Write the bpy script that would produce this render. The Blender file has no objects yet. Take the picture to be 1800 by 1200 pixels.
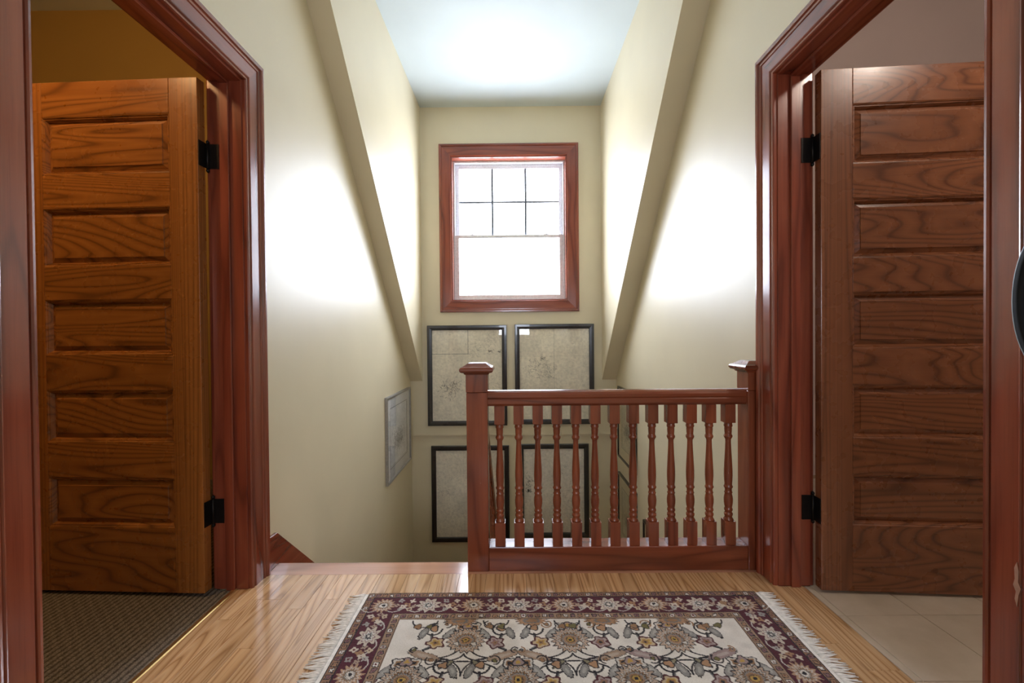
import bpy, bmesh, math, random
import numpy as np
from mathutils import Matrix, Vector

random.seed(7)
rng = np.random.default_rng(11)
scene = bpy.context.scene
C = bpy.context.collection
PI = math.pi

# ------------------------------------------------------------------ camera
CAM_H = 1.03
FPX = 765.0
cam_d = bpy.data.cameras.new('camera')
cam_d.sensor_width = 36.0
cam_d.lens = FPX / 1800.0 * 36.0
cam_d.clip_start = 0.05
cam = bpy.data.objects.new('camera', cam_d)
C.objects.link(cam)
PITCH, ROLL, YAW = 0.0105, -0.0085, 0.0052
cam.matrix_world = (Matrix.Translation((0, 0, CAM_H)) @ Matrix.Rotation(YAW, 4, 'Z')
                    @ Matrix.Rotation(PI / 2 - PITCH, 4, 'X') @ Matrix.Rotation(ROLL, 4, 'Z'))
scene.camera = cam

# ------------------------------------------------------------------ world, exposure
world = bpy.data.worlds.new('overcast_sky')
scene.world = world
world.use_nodes = True
bg = world.node_tree.nodes['Background']
bg.inputs['Color'].default_value = (0.78, 0.86, 1.0, 1)
bg.inputs['Strength'].default_value = 13.0
pl = bpy.data.lights.new('window_portal', 'AREA')
pl.shape = 'RECTANGLE'; pl.size = 1.3; pl.size_y = 1.6
pl.cycles.is_portal = True
po = bpy.data.objects.new('window_portal', pl)
po.location = (-0.045, 4.90, 2.175)
po.rotation_euler = (-PI / 2, 0, 0)     # -Z axis looks along -Y, into the hall
C.objects.link(po)
pl2 = bpy.data.lights.new('added_window_portal', 'AREA')  # sky portal for the added window behind the camera
pl2.shape = 'RECTANGLE'; pl2.size = 1.0; pl2.size_y = 1.0
pl2.cycles.is_portal = True
po2 = bpy.data.objects.new('added_window_portal', pl2)
po2.location = (0.0, -2.78, 1.5)
po2.rotation_euler = (PI / 2, 0, 0)      # looks along +Y
C.objects.link(po2)
vs = scene.view_settings
vs.view_transform = 'Standard'
try:
    vs.look = 'None'
except Exception:
    pass
vs.gamma = 1.0
vs.exposure = 0.82
vs.use_curve_mapping = False

# ------------------------------------------------------------------ materials
def S(r, g, b):
    f = lambda c: (c / 255 / 12.92) if c / 255 <= 0.04045 else ((c / 255 + 0.055) / 1.055) ** 2.4
    return (f(r), f(g), f(b), 1.0)

def new_mat(name):
    m = bpy.data.materials.new(name)
    m.use_nodes = True
    nt = m.node_tree
    return m, nt, nt.nodes['Principled BSDF']

def nd(nt, t, **kw):
    n = nt.nodes.new(t)
    for k, v in kw.items():
        setattr(n, k, v)
    return n

def mth(nt, op, a, b=None):
    n = nd(nt, 'ShaderNodeMath', operation=op)
    for i, v in enumerate((a, b)):
        if v is None:
            continue
        if isinstance(v, (int, float)):
            n.inputs[i].default_value = v
        else:
            nt.links.new(v, n.inputs[i])
    return n.outputs[0]

def ramp(nt, fac, stops):
    r = nd(nt, 'ShaderNodeValToRGB')
    e = r.color_ramp.elements
    e[0].position, e[0].color = stops[0]
    e[1].position, e[1].color = stops[-1]
    for p, c in stops[1:-1]:
        x = e.new(p); x.color = c
    nt.links.new(fac, r.inputs[0])
    return r.outputs[0]

def mix(nt, fac, a, b, blend='MIX'):
    n = nd(nt, 'ShaderNodeMix', data_type='RGBA', blend_type=blend)
    for sock, v in ((n.inputs[0], fac), (n.inputs[6], a), (n.inputs[7], b)):
        if isinstance(v, (int, float)):
            sock.default_value = v
        elif isinstance(v, tuple):
            sock.default_value = v
        else:
            nt.links.new(v, sock)
    return n.outputs[2]

def noise(nt, vec, scale, detail=2.0, rough=0.5, dist=0.0):
    n = nd(nt, 'ShaderNodeTexNoise')
    n.inputs['Scale'].default_value = scale
    n.inputs['Detail'].default_value = detail
    n.inputs['Roughness'].default_value = rough
    n.inputs['Distortion'].default_value = dist
    if vec is not None:
        nt.links.new(vec, n.inputs['Vector'])
    return n.outputs['Fac']

def mapped(nt, vec, sc):
    m = nd(nt, 'ShaderNodeMapping')
    m.inputs['Scale'].default_value = sc
    nt.links.new(vec, m.inputs['Vector'])
    return m.outputs[0]

def bump(nt, p, h, strength, dist):
    b = nd(nt, 'ShaderNodeBump')
    b.inputs['Strength'].default_value = strength
    b.inputs['Distance'].default_value = dist
    nt.links.new(h, b.inputs['Height'])
    nt.links.new(b.outputs[0], p.inputs['Normal'])

def paint(name, col, rough=0.4, spec=0.5, var=0.04, bumps=0.15):
    m, nt, p = new_mat(name)
    g = nd(nt, 'ShaderNodeNewGeometry').outputs['Position']
    n1 = noise(nt, g, 1.7, 3)
    lo = tuple(c * (1 - var) for c in col[:3]) + (1,)
    hi = tuple(min(1, c * (1 + var)) for c in col[:3]) + (1,)
    nt.links.new(ramp(nt, n1, [(0.3, lo), (0.7, hi)]), p.inputs['Base Color'])
    p.inputs['Roughness'].default_value = rough
    p.inputs['Specular IOR Level'].default_value = spec
    if bumps:
        bump(nt, p, noise(nt, g, 160, 2), bumps, 0.0006)
    return m

def wood(name, axis, dark, mid, light, rough=0.25, coat=0.0, rings=7.0, across=9.0, along=0.9,
         contrast=1.0, vary=0.25, pores=0.35, stain=0.0):
    """grain runs along local axis 0/1/2; growth rings are contour lines of a stretched noise"""
    m, nt, p = new_mat(name)
    oc = nd(nt, 'ShaderNodeTexCoord').outputs['Object']
    rnd = nd(nt, 'ShaderNodeObjectInfo').outputs['Random']
    off = nd(nt, 'ShaderNodeVectorMath', operation='SCALE')
    off.inputs[0].default_value = (37.0, 91.0, 53.0)
    nt.links.new(rnd, off.inputs['Scale'])
    add = nd(nt, 'ShaderNodeVectorMath', operation='ADD')
    nt.links.new(oc, add.inputs[0]); nt.links.new(off.outputs[0], add.inputs[1])
    v = add.outputs[0]
    sc = [across] * 3; sc[axis] = along
    n1 = noise(nt, mapped(nt, v, sc), 1.0, 1.5, 0.45, 0.25)
    fr = mth(nt, 'PINGPONG', mth(nt, 'MULTIPLY', n1, rings * 2), 1.0)
    sc2 = [190.0] * 3; sc2[axis] = 5.0
    n2 = noise(nt, mapped(nt, v, sc2), 1.0, 2.0, 0.6)
    sc3 = [30.0] * 3; sc3[axis] = 1.2
    n3 = noise(nt, mapped(nt, v, sc3), 1.0, 2.0, 0.5)
    k = 0.5 * (1 - contrast)
    col = ramp(nt, fr, [(0.03, dark), (0.30, mid), (0.95, light)])
    if contrast < 1:
        col = mix(nt, 1 - contrast, col, mid)
    col = mix(nt, mth(nt, 'MULTIPLY', mth(nt, 'SUBTRACT', 1.0, mth(nt, 'SMOOTHSTEP' if False else 'MINIMUM', mth(nt, 'MULTIPLY', n2, 2.0), 1.0)), pores * 2), col, dark)
    tone = ramp(nt, n3, [(0.25, (1 - vary, 1 - vary, 1 - vary, 1)), (0.75, (1 + vary * .6, 1 + vary * .6, 1 + vary * .6, 1))])
    col = mix(nt, 1.0, col, tone, 'MULTIPLY')
    pv = ramp(nt, rnd, [(0.0, (1 - vary, 1 - vary * 1.1, 1 - vary * 1.2, 1)), (1.0, (1 + vary * .5, 1 + vary * .45, 1 + vary * .4, 1))])
    col = mix(nt, 1.0, col, pv, 'MULTIPLY')
    nt.links.new(col, p.inputs['Base Color'])
    g = nd(nt, 'ShaderNodeNewGeometry').outputs['Position']
    rr = mth(nt, 'ADD', mth(nt, 'MULTIPLY', noise(nt, g, 14, 3), 0.12), rough - 0.06)
    nt.links.new(rr, p.inputs['Roughness'])
    p.inputs['Coat Weight'].default_value = coat
    p.inputs['Coat Roughness'].default_value = 0.12
    bump(nt, p, n2, 0.12, 0.0008)
    return m

def plain(name, col, rough=0.4, metal=0.0, spec=0.5, coat=0.0):
    m, nt, p = new_mat(name)
    g = nd(nt, 'ShaderNodeNewGeometry').outputs['Position']
    n1 = noise(nt, g, 60, 2)
    lo = tuple(c * 0.88 for c in col[:3]) + (1,)
    hi = tuple(min(1, c * 1.08) for c in col[:3]) + (1,)
    nt.links.new(ramp(nt, n1, [(0.3, lo), (0.7, hi)]), p.inputs['Base Color'])
    p.inputs['Roughness'].default_value = rough
    p.inputs['Metallic'].default_value = metal
    p.inputs['Specular IOR Level'].default_value = spec
    p.inputs['Coat Weight'].default_value = coat
    return m

M = {}
M['wall'] = paint('cream_wall_paint', S(217, 205, 174), rough=0.44, spec=1.0)
M['ceiling'] = paint('white_ceiling_paint', S(200, 209, 209), rough=0.6, spec=0.35)
M['left_room'] = paint('tan_room_paint', S(160, 130, 74), rough=0.6, spec=0.3)
M['right_room'] = paint('mauve_grey_room_paint', S(206, 190, 188), rough=0.6, spec=0.3)
CH = (S(74, 28, 20), S(136, 64, 44), S(162, 86, 60))
for i, a in enumerate('xyz'):
    M['cherry_' + a] = wood('cherry_trim_' + a, i, *CH, rough=0.24, coat=0.6, rings=4, contrast=0.45, vary=0.15, pores=0.2)
    M['rail_' + a] = wood('cherry_balustrade_' + a, i, S(76, 32, 20), S(130, 66, 42), S(152, 82, 54), rough=0.24, coat=0.3,
                          rings=4, contrast=0.5, vary=0.14, pores=0.2)
    sk = dict(rough=0.28, coat=0.2, rings=26, across=5.0, along=0.7, contrast=0.62, vary=0.08, pores=0.18)
    if a == 'z':
        sk.update(along=0.12, across=9, contrast=0.45)
    M['oak_' + a] = wood('oak_door_' + a, i, S(84, 46, 18), S(146, 90, 40), S(170, 110, 54), **sk)
    M['oakr_' + a] = wood('brown_oak_door_' + a, i, S(76, 42, 26), S(130, 80, 52), S(150, 96, 64), **sk)
M['floor'] = wood('oak_floor', 1, S(146, 104, 68), S(208, 168, 124), S(228, 194, 154), rough=0.17, coat=0.6,
                  rings=16, across=9, along=0.6, contrast=0.6, vary=0.13, pores=0.25)
M['nosing'] = wood('oak_nosing', 0, S(140, 92, 74), S(188, 142, 118), S(200, 156, 134), rough=0.16, coat=0.6,
                   rings=4, contrast=0.5, vary=0.12, pores=0.2)
M['dark_gap'] = plain('dark_subfloor', S(60, 38, 22), 0.8)
M['vinyl'] = plain('white_vinyl', S(226, 226, 232), 0.4)
M['muntin'] = plain('grey_grille', S(104, 112, 126), 0.4)
M['iron'] = plain('blackened_iron', S(34, 30, 28), 0.45, 0.7)
M['brass'] = plain('pale_brass', S(214, 186, 130), 0.3, 0.9)
M['black_frame'] = plain('black_lacquer', S(22, 20, 22), 0.25, 0, 0.6, 0.4)
M['silver_frame'] = plain('brushed_silver', S(168, 166, 164), 0.35, 0.5)
M['backing'] = plain('grey_board', S(90, 84, 76), 0.8)
M['matboard'] = plain('white_mat_board', S(232, 232, 230), 0.8)
M['cream_mat'] = plain('cream_mat_board', S(224, 210, 172), 0.8)
M['ink_line'] = plain('thin_ink_line', S(70, 64, 60), 0.7)
M['strap'] = plain('black_leather_strap', S(18, 18, 20), 0.7, 0, 0.2)
M['strap_edge'] = plain('pale_strap_edge', S(150, 156, 160), 0.4)
M['fringe'] = plain('white_cotton_fringe', S(244, 242, 240), 0.9, 0, 0.1)
M['white_metal'] = plain('white_metal', S(220, 216, 208), 0.4)
M['worn'] = plain('bare_worn_wood', S(176, 132, 112), 0.5)
M['riser'] = paint('painted_riser', S(200, 186, 150), 0.5)

def tile_mat():
    m, nt, p = new_mat('beige_ceramic_tile')
    g = nd(nt, 'ShaderNodeNewGeometry').outputs['Position']
    rnd = nd(nt, 'ShaderNodeObjectInfo').outputs['Random']
    a = ramp(nt, noise(nt, g, 5, 5, 0.6), [(0.3, S(196, 182, 164)), (0.7, S(216, 204, 188))])
    b = ramp(nt, rnd, [(0.0, (0.95, 0.95, 0.95, 1)), (1.0, (1.02, 1.02, 1.02, 1))])
    nt.links.new(mix(nt, 1.0, a, b, 'MULTIPLY'), p.inputs['Base Color'])
    p.inputs['Roughness'].default_value = 0.32
    return m
M['tile'] = tile_mat()
M['grout'] = plain('brown_grout', S(160, 138, 116), 0.9)

def carpet_mat():
    m, nt, p = new_mat('ribbed_brown_carpet')
    g = nd(nt, 'ShaderNodeNewGeometry').outputs['Position']
    n = noise(nt, g, 260, 3, 0.7)
    c = ramp(nt, n, [(0.3, S(74, 68, 62)), (0.72, S(150, 140, 128))])
    wv = nd(nt, 'ShaderNodeTexWave', wave_type='BANDS', bands_direction='X')     # two-tone yarn rows; rib valleys darkened in the colour so ribs show
    wv.inputs['Scale'].default_value = 0.314 / 0.022
    wv.inputs['Distortion'].default_value = 0.6
    wv.inputs['Detail Scale'].default_value = 40.0
    nt.links.new(g, wv.inputs['Vector'])
    rows_ = ramp(nt, wv.outputs['Fac'], [(0.2, (0.55, 0.54, 0.52, 1)), (0.8, (1.15, 1.14, 1.12, 1))])
    nt.links.new(mix(nt, 1.0, c, rows_, 'MULTIPLY'), p.inputs['Base Color'])
    p.inputs['Roughness'].default_value = 0.95
    p.inputs['Specular IOR Level'].default_value = 0.1
    bump(nt, p, n, 0.6, 0.003)
    return m
M['carpet'] = carpet_mat()

def glass_mat(name, refl=0.08):
    m = bpy.data.materials.new(name); m.use_nodes = True
    nt = m.node_tree; nt.nodes.clear()
    out = nd(nt, 'ShaderNodeOutputMaterial')
    t = nd(nt, 'ShaderNodeBsdfTransparent'); g = nd(nt, 'ShaderNodeBsdfGlossy')
    g.inputs['Roughness'].default_value = 0.02
    lw = nd(nt, 'ShaderNodeLayerWeight'); lw.inputs['Blend'].default_value = 0.5
    fac = mth(nt, 'ADD', mth(nt, 'MULTIPLY', mth(nt, 'POWER', lw.outputs['Facing'], 5.0), 0.7), 0.035)
    mx = nd(nt, 'ShaderNodeMixShader')
    nt.links.new(fac, mx.inputs[0])
    nt.links.new(t.outputs[0], mx.inputs[1]); nt.links.new(g.outputs[0], mx.inputs[2])
    nt.links.new(mx.outputs[0], out.inputs[0])
    return m
M['glass'] = glass_mat('clear_glass')

def glow_mat(name, col, st):
    m, nt, p = new_mat(name)
    p.inputs['Base Color'].default_value = (0.9, 0.88, 0.82, 1)
    p.inputs['Emission Color'].default_value = col
    p.inputs['Emission Strength'].default_value = st
    return m
M['added_lamp_warm'] = glow_mat('warm_added_lamp_glass', (1.0, 0.60, 0.26, 1), 75.0)  # glow of the unseen lamp added in the carpeted room
M['added_lamp_soft'] = glow_mat('soft_added_lamp_glass', (1.0, 0.84, 0.71, 1), 62.0)  # glow of the unseen lamp added in the tiled room

def vcol_mat(name, rough=0.9, bumpscale=None, strength=0.5, spec=0.15):
    m, nt, p = new_mat(name)
    a = nd(nt, 'ShaderNodeVertexColor', layer_name='Col')
    g = nd(nt, 'ShaderNodeNewGeometry').outputs['Position']
    n = noise(nt, g, 420 if bumpscale else 40, 2, 0.6)
    tone = ramp(nt, n, [(0.25, (0.84, 0.84, 0.84, 1)), (0.75, (1.1, 1.1, 1.1, 1))])
    nt.links.new(mix(nt, 1.0, a.outputs['Color'], tone, 'MULTIPLY'), p.inputs['Base Color'])
    p.inputs['Roughness'].default_value = rough
    p.inputs['Specular IOR Level'].default_value = spec
    if bumpscale:
        bump(nt, p, noise(nt, g, bumpscale, 2), strength, 0.003)
        p.inputs['Sheen Weight'].default_value = 0.2
    return m
M['rug'] = vcol_mat('woven_wool_pile', 0.95, 350)
M['print'] = vcol_mat('printed_paper', 0.75)

# ------------------------------------------------------------------ mesh helpers
class G:
    """collects faces for one mesh"""
    def __init__(self):
        self.v, self.f, self.sm = [], [], []
    def add(self, verts, faces, smooth=False):
        o = len(self.v)
        self.v += [tuple(p) for p in verts]
        self.f += [tuple(i + o for i in fc) for fc in faces]
        self.sm += [smooth] * len(faces)
        return self
    def box(self, x0, x1, y0, y1, z0, z1):
        v = [(x, y, z) for z in (z0, z1) for y in (y0, y1) for x in (x0, x1)]
        return self.add(v, [(0, 2, 3, 1), (4, 5, 7, 6), (0, 1, 5, 4), (2, 6, 7, 3), (0, 4, 6, 2), (1, 3, 7, 5)])
    def prism(self, poly, axis, a, b):
        """poly: 2D points, extruded along axis between a and b; the other two axes in order"""
        n = len(poly)
        def P(q, t):
            r = list(q); r.insert(axis, t); return tuple(r)
        v = [P(q, a) for q in poly] + [P(q, b) for q in poly]
        f = [tuple(range(n - 1, -1, -1)), tuple(range(n, 2 * n))]
        f += [(i, (i + 1) % n, n + (i + 1) % n, n + i) for i in range(n)]
        return self.add(v, f)
    def lathe(self, prof, seg=16, c=(0, 0), axis=2, smooth=True):
        v, f = [], []
        for r, z in prof:
            for k in range(seg):
                a = 2 * PI * k / seg
                q = [c[0] + r * math.cos(a), c[1] + r * math.sin(a)]
                q.insert(axis, z)
                v.append(tuple(q))
        for i in range(len(prof) - 1):
            for k in range(seg):
                k2 = (k + 1) % seg
                f.append((i * seg + k, i * seg + k2, (i + 1) * seg + k2, (i + 1) * seg + k))
        self.add(v, f, smooth)
        n = len(prof)
        self.add(v[:seg], [tuple(range(seg - 1, -1, -1))])
        self.add(v[(n - 1) * seg:], [tuple(range(seg))])
        return self
    def tube(self, pts, r, seg=8, smooth=True):
        pts = [Vector(p) for p in pts]
        v, f = [], []
        for i, p in enumerate(pts):
            t = (pts[min(i + 1, len(pts) - 1)] - pts[max(i - 1, 0)]).normalized()
            up = Vector((0, 0, 1)) if abs(t.z) < 0.9 else Vector((1, 0, 0))
            s = t.cross(up).normalized(); u = s.cross(t)
            rr = r[i] if isinstance(r, (list, tuple)) else r
            for k in range(seg):
                a = 2 * PI * k / seg
                v.append(tuple(p + (s * math.cos(a) + u * math.sin(a)) * rr))
        n = len(pts)
        for i in range(n - 1):
            for k in range(seg):
                k2 = (k + 1) % seg
                f.append((i * seg + k, i * seg + k2, (i + 1) * seg + k2, (i + 1) * seg + k))
        f.append(tuple(range(seg - 1, -1, -1))); f.append(tuple((n - 1) * seg + k for k in range(seg)))
        return self.add(v, f, smooth)
    def mesh(self, name, mat, bevel=0.0, bseg=1, off=(0, 0, 0)):
        me = bpy.data.meshes.new(name)
        v = [(p[0] - off[0], p[1] - off[1], p[2] - off[2]) for p in self.v]
        me.from_pydata(v, [], self.f)
        me.polygons.foreach_set('use_smooth', self.sm)
        bm = bmesh.new(); bm.from_mesh(me)
        bmesh.ops.remove_doubles(bm, verts=bm.verts, dist=1e-6)
        bmesh.ops.recalc_face_normals(bm, faces=bm.faces)
        if bevel:
            es = [e for e in bm.edges if len(e.link_faces) == 2 and e.calc_face_angle(0) > 0.6]
            bmesh.ops.bevel(bm, geom=es, offset=bevel, segments=bseg, affect='EDGES', profile=0.5)
        bm.to_mesh(me); bm.free()
        me.materials.append(M[mat] if isinstance(mat, str) else mat)
        return me

def link(name, data, parent=None, loc=(0, 0, 0), rz=0.0):
    o = bpy.data.objects.new(name, data)
    C.objects.link(o)
    o.location = loc
    o.rotation_euler = (0, 0, rz)
    if parent is not None:
        o.parent = parent
    return o

def obj(name, g, mat, parent=None, bevel=0.0, bseg=1, loc=None):
    """mesh in the parent's frame; its origin is put at loc (parent frame)"""
    loc = loc or (0, 0, 0)
    return link(name, g.mesh(name, mat, bevel, bseg, loc), parent, loc)

def tag(o, label, cat=None, group=None, kind=None):
    o['label'] = label
    if cat: o['category'] = cat
    if group: o['group'] = group
    if kind: o['kind'] = kind
    return o

def thing(name, label, cat, loc=(0, 0, 0), rz=0.0, group=None, kind=None):
    o = link(name, None, None, loc, rz)
    o.empty_display_size = 0.1
    return tag(o, label, cat, group, kind)

def struct(name, g, mat, label, cat, bevel=0.0):
    return tag(obj(name, g, mat, None, bevel), label, cat, None, 'structure')

# ------------------------------------------------------------------ key measures (metres)
XL, XR = -1.105, 1.075            # faces of the two hall walls
TW = 0.13                         # wall thickness
YF = 4.60                         # window wall
ZC = 3.45                         # ceiling
ZLOW = -2.10                      # floor at the foot of the stairs
CL, CR = -0.975, 0.925            # dormer cheek faces
J0, J1 = 0.995, 1.778             # door jamb faces
JH = 2.082                        # head jamb face
YEDGE = 1.97                      # nosing of the landing
slope = lambda y: 2.852 - 1.016 * (y - 2.355)

# ------------------------------------------------------------------ setting: walls, ceiling
def side_wall(name, x0, x1, label):
    g = G()
    g.box(x0, x1, -2.75, J0 - 0.02, -0.2, ZC)
    g.box(x0, x1, J0 - 0.02, J1 + 0.02, JH + 0.02, ZC)
    g.box(x0, x1, J1 + 0.02, YF + 0.2, ZLOW, ZC)
    g.box(x0, x1, J0 - 0.02, J1 + 0.02, -0.2, -0.012)
    return struct(name, g, 'wall', label, 'wall')
side_wall('wall_left', XL - TW, XL, 'glossy cream stairwell wall holding the silver framed picture')
side_wall('wall_right', XR, XR + TW, 'glossy cream stairwell wall beside the banister end post')

WX0, WX1, WZ0, WZ1 = -0.655, 0.565, 1.415, 2.935      # window opening
g = G()
g.box(XL, WX0, YF, YF + 0.22, -0.008, ZC)
g.box(WX1, XR, YF, YF + 0.22, -0.008, ZC)
g.box(WX0, WX1, YF, YF + 0.22, -0.008, WZ0)
g.box(WX0, WX1, YF, YF + 0.22, WZ1, ZC)
g.box(XL, XR, YF + 0.035, YF + 0.22, ZLOW, -0.008)
struct('wall_far', g, 'wall', 'cream end wall with the window and four black framed prints', 'wall')

for nm, xa, xb, side in (('wall_dormer_left', XL, CL, 'above the silver framed picture'), ('wall_dormer_right', CR, XR, 'above the stacked black framed pictures')):
    ys = 2.355 + (2.852 - ZC) / 1.016
    g = G().prism([(ys, ZC), (YF, slope(YF)), (YF, ZC)], 0, xa, xb)
    struct(nm, g, 'wall', 'cream dormer cheek wall with sloping lower edge ' + side, 'wall')

g = G().box(-3.95, 3.95, -2.75, YF + 0.22, ZC, ZC + 0.12)
struct('ceiling', g, 'ceiling', 'flat white ceiling between the dormer cheek walls', 'ceiling')
YB0 = -2.6
BX, BZ0, BZ1 = 0.45, 1.05, 1.95
g = G()
g.box(XL, -BX, YB0 - 0.15, YB0, -0.2, ZC)
g.box(BX, XR, YB0 - 0.15, YB0, -0.2, ZC)
g.box(-BX, BX, YB0 - 0.15, YB0, -0.2, BZ0)
g.box(-BX, BX, YB0 - 0.15, YB0, BZ1, ZC)
struct('wall_back', g, 'wall', 'cream wall with a small added fill-light window opposite the stairwell', 'wall')

# rooms to both sides
g = G()
g.box(-3.95, XL - TW, 3.2, 3.32, -0.2, ZC)
g.box(-3.95, -3.83, -1.4, 3.2, -0.2, ZC)
g.box(-3.95, XL - TW, -1.52, -1.4, -0.2, ZC)
struct('wall_left_room', g, 'left_room', 'tan wall of the carpeted room behind the open golden oak door', 'wall')
g = G()
g.box(XR + TW, 3.95, 3.2, 3.32, -0.2, ZC)
g.box(3.83, 3.95, -1.4, 3.2, -0.2, ZC)
g.box(XR + TW, 3.95, -1.52, -1.4, -0.2, ZC)
struct('wall_right_room', g, 'right_room', 'mauve grey wall of the tiled room behind the open brown door', 'wall')

# ------------------------------------------------------------------ oak floor with planks
TXL, TXR = -1.157, 1.176          # where the oak ends in the two doorways
Y0F, Y1F = -2.6, 1.885
g = G()
g.box(XL, XR, Y0F, YEDGE - 0.03, -0.22, -0.019)
floor = struct('floor', g, 'dark_gap', 'narrow oak strip floor of the stair landing', 'floor')
pw = 0.0572
plank_cache = {}
def plank_mesh(L, w):
    key = (round(L, 3), round(w, 4))
    if key not in plank_cache:
        gg = G().box(-w / 2 + 0.0004, w / 2 - 0.0004, -L / 2 + 0.0004, L / 2 - 0.0004, -0.018, 0.0)
        plank_cache[key] = gg.mesh('plank', 'floor', 0.0006)
    return plank_cache[key]
def run_planks(xc, w, y0, y1):
    y = y1
    first = True
    while y > y0 + 0.02:
        L = random.choice((0.45, 0.6, 0.75, 0.9, 1.1))
        if first:
            L *= random.choice((0.4, 0.7, 1.0))
            first = False
        if y - L < y0 + 0.2:
            L = y - y0
        link('plank', plank_mesh(L, w), floor, (xc, y - L / 2, random.uniform(-0.0002, 0.0002)))
        y -= L
n = int(round((XR - XL) / pw)); w = (XR - XL) / n
for i in range(n):
    run_planks(XL + (i + 0.5) * w, w, Y0F, Y1F)
run_planks((TXL + XL) / 2, XL - TXL, J0, J1)
run_planks((TXR + XR) / 2, TXR - XR, J0, J1)

# nosing board at the head of the stairs
g = G()
prof = [(Y1F, 0.0), (YEDGE + 0.012, 0.0)] + [(YEDGE + 0.012 + 0.012 * math.sin(a), -0.012 + 0.012 * math.cos(a)) for a in (0.5, 1.0, 1.57, 2.1, 2.7)] + [(YEDGE + 0.01, -0.026), (Y1F, -0.026)]
g.prism(prof, 0, XL + 0.016, -0.2135)
tag(obj('stair_nosing', g, 'nosing', None), 'reddish oak nosing board across the head of the stairs', 'nosing', None, 'structure')
g = G().box(-0.2125, XR, Y1F, YEDGE, -0.02, 0.0)
link('plank', g.mesh('plank', 'nosing'), floor)

# carpeted room floor with raised ribs
g = G()
yy0, yy1, xx0, xx1 = -1.4, 3.2, -3.83, TXL - 0.012
g.box(xx0, xx1, J0 + 0.001, J1 - 0.001, -0.2, -0.006)
g.box(xx0, XL - TW, yy0, yy1, -0.2, -0.006)
carpet = tag(obj('carpet', g, 'carpet'), 'dark brown ribbed carpet in the room behind the golden oak door', 'carpet', None, 'structure')
g = G()
P = 0.022
x = xx1 - P / 2
while x > -3.3:
    ya, yb = (J0 + 0.002, J1 - 0.002) if x > XL - TW else (0.35, 3.19)
    ns = int((yb - ya) / 0.018)
    vs_, fs_ = [], []
    ph = 0 if int(round((xx1 - x) / P)) % 2 else 1
    for k in range(ns + 1):
        yk = ya + (yb - ya) * k / ns
        zt = -0.001 - (0.003 if (k + ph) % 2 else 0.0)
        vs_ += [(x - P * 0.48, yk, -0.0058), (x, yk, zt), (x + P * 0.48, yk, -0.0058)]
    for k in range(ns):
        a = 3 * k
        fs_ += [(a, a + 3, a + 4, a + 1), (a + 1, a + 4, a + 5, a + 2)]
    g.add(vs_, fs_, True)
    x -= P
ribs = obj('carpet_ribs', g, 'carpet', carpet)
ribs['kind'] = 'stuff'
g = G().prism([(TXL - 0.013, 0.0), (TXL - 0.010, 0.0035), (TXL + 0.004, 0.0035), (TXL + 0.007, 0.0)], 1, J0 + 0.001, J1 - 0.001)
# prism along y wants (x, z)
tag(obj('trim_1', g, 'brass'), 'thin pale brass strip between oak floor and brown carpet', 'threshold strip', None, 'structure')

# tiled room floor
g = G()
g.box(XR + TW, 3.83, -1.4, 3.2, -0.2, -0.004)
g.box(TXR, XR + TW, J0, J1, -0.2, -0.004)
tfloor = struct('floor', g, 'grout', 'pale beige tile floor in the room behind the brown door', 'floor')
TS = 0.305
tm = {}
def tile(x0, x1, y0, y1):
    k = (round(x1 - x0, 4), round(y1 - y0, 4))
    if k not in tm:
        w_, l_ = (x1 - x0) / 2 - 0.001, (y1 - y0) / 2 - 0.001
        tm[k] = G().box(-w_, w_, -l_, l_, -0.008, 0.0).mesh('tile', 'tile', 0.0008)
    link('tile', tm[k], tfloor, ((x0 + x1) / 2, (y0 + y1) / 2, 0.0))
jx = [1.48 + TS * k for k in range(0, 8)]
jy = [1.59 + TS * k for k in range(-5, 6)]
for a in range(len(jx) - 1):
    for b in range(len(jy) - 1):
        tile(jx[a], jx[a + 1], jy[b], jy[b + 1])
for b in range(len(jy) - 1):
    tile(XR + TW, jx[0], jy[b], jy[b + 1])
for ya, yb in ((J0 + 0.001, 1.285), (1.285, 1.59), (1.59, J1 - 0.001)):
    tile(TXR + 0.002, XR + TW, ya, yb)

# foot of the stairwell
g = G().box(XL, XR, YEDGE - 0.03, YF + 0.035, ZLOW - 0.1, ZLOW)
struct('floor', g, 'floor', 'oak floor at the foot of the stairwell', 'floor')
g = G().box(XL, XR, YEDGE - 0.03, YEDGE, ZLOW, -0.03)
struct('wall_stairhead', g, 'wall', 'cream fascia below the landing edge under the banister', 'wall')

# ------------------------------------------------------------------ door trims and doors
CASE = [(0.0, 0.0), (0.0, 0.012), (0.003, 0.017), (0.009, 0.018), (0.013, 0.015), (0.015, 0.012), (0.019, 0.017), (0.022, 0.019),
        (0.074, 0.019), (0.077, 0.023), (0.080, 0.024), (0.083, 0.021), (0.087, 0.022), (0.091, 0.029), (0.097, 0.031), (0.105, 0.031), (0.107, 0.028), (0.107, 0.0)]

def sweep_bar(prof, p0, p1, m0, m1, wdir, tdir):
    """a moulding bar from p0 to p1; prof (w,t); mitre slopes m0,m1: shift along the bar per w"""
    d = (Vector(p1) - Vector(p0)).normalized()
    wd, td = Vector(wdir), Vector(tdir)
    a = [Vector(p0) + wd * w_ + td * t_ - d * (m0 * w_) for w_, t_ in prof]
    b = [Vector(p1) + wd * w_ + td * t_ + d * (m1 * w_) for w_, t_ in prof]
    n_ = len(prof)
    v = a + b
    f = [tuple(range(n_ - 1, -1, -1)), tuple(range(n_, 2 * n_))] + [(i, (i + 1) % n_, n_ + (i + 1) % n_, n_ + i) for i in range(n_)]
    return G().add(v, f)

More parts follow.
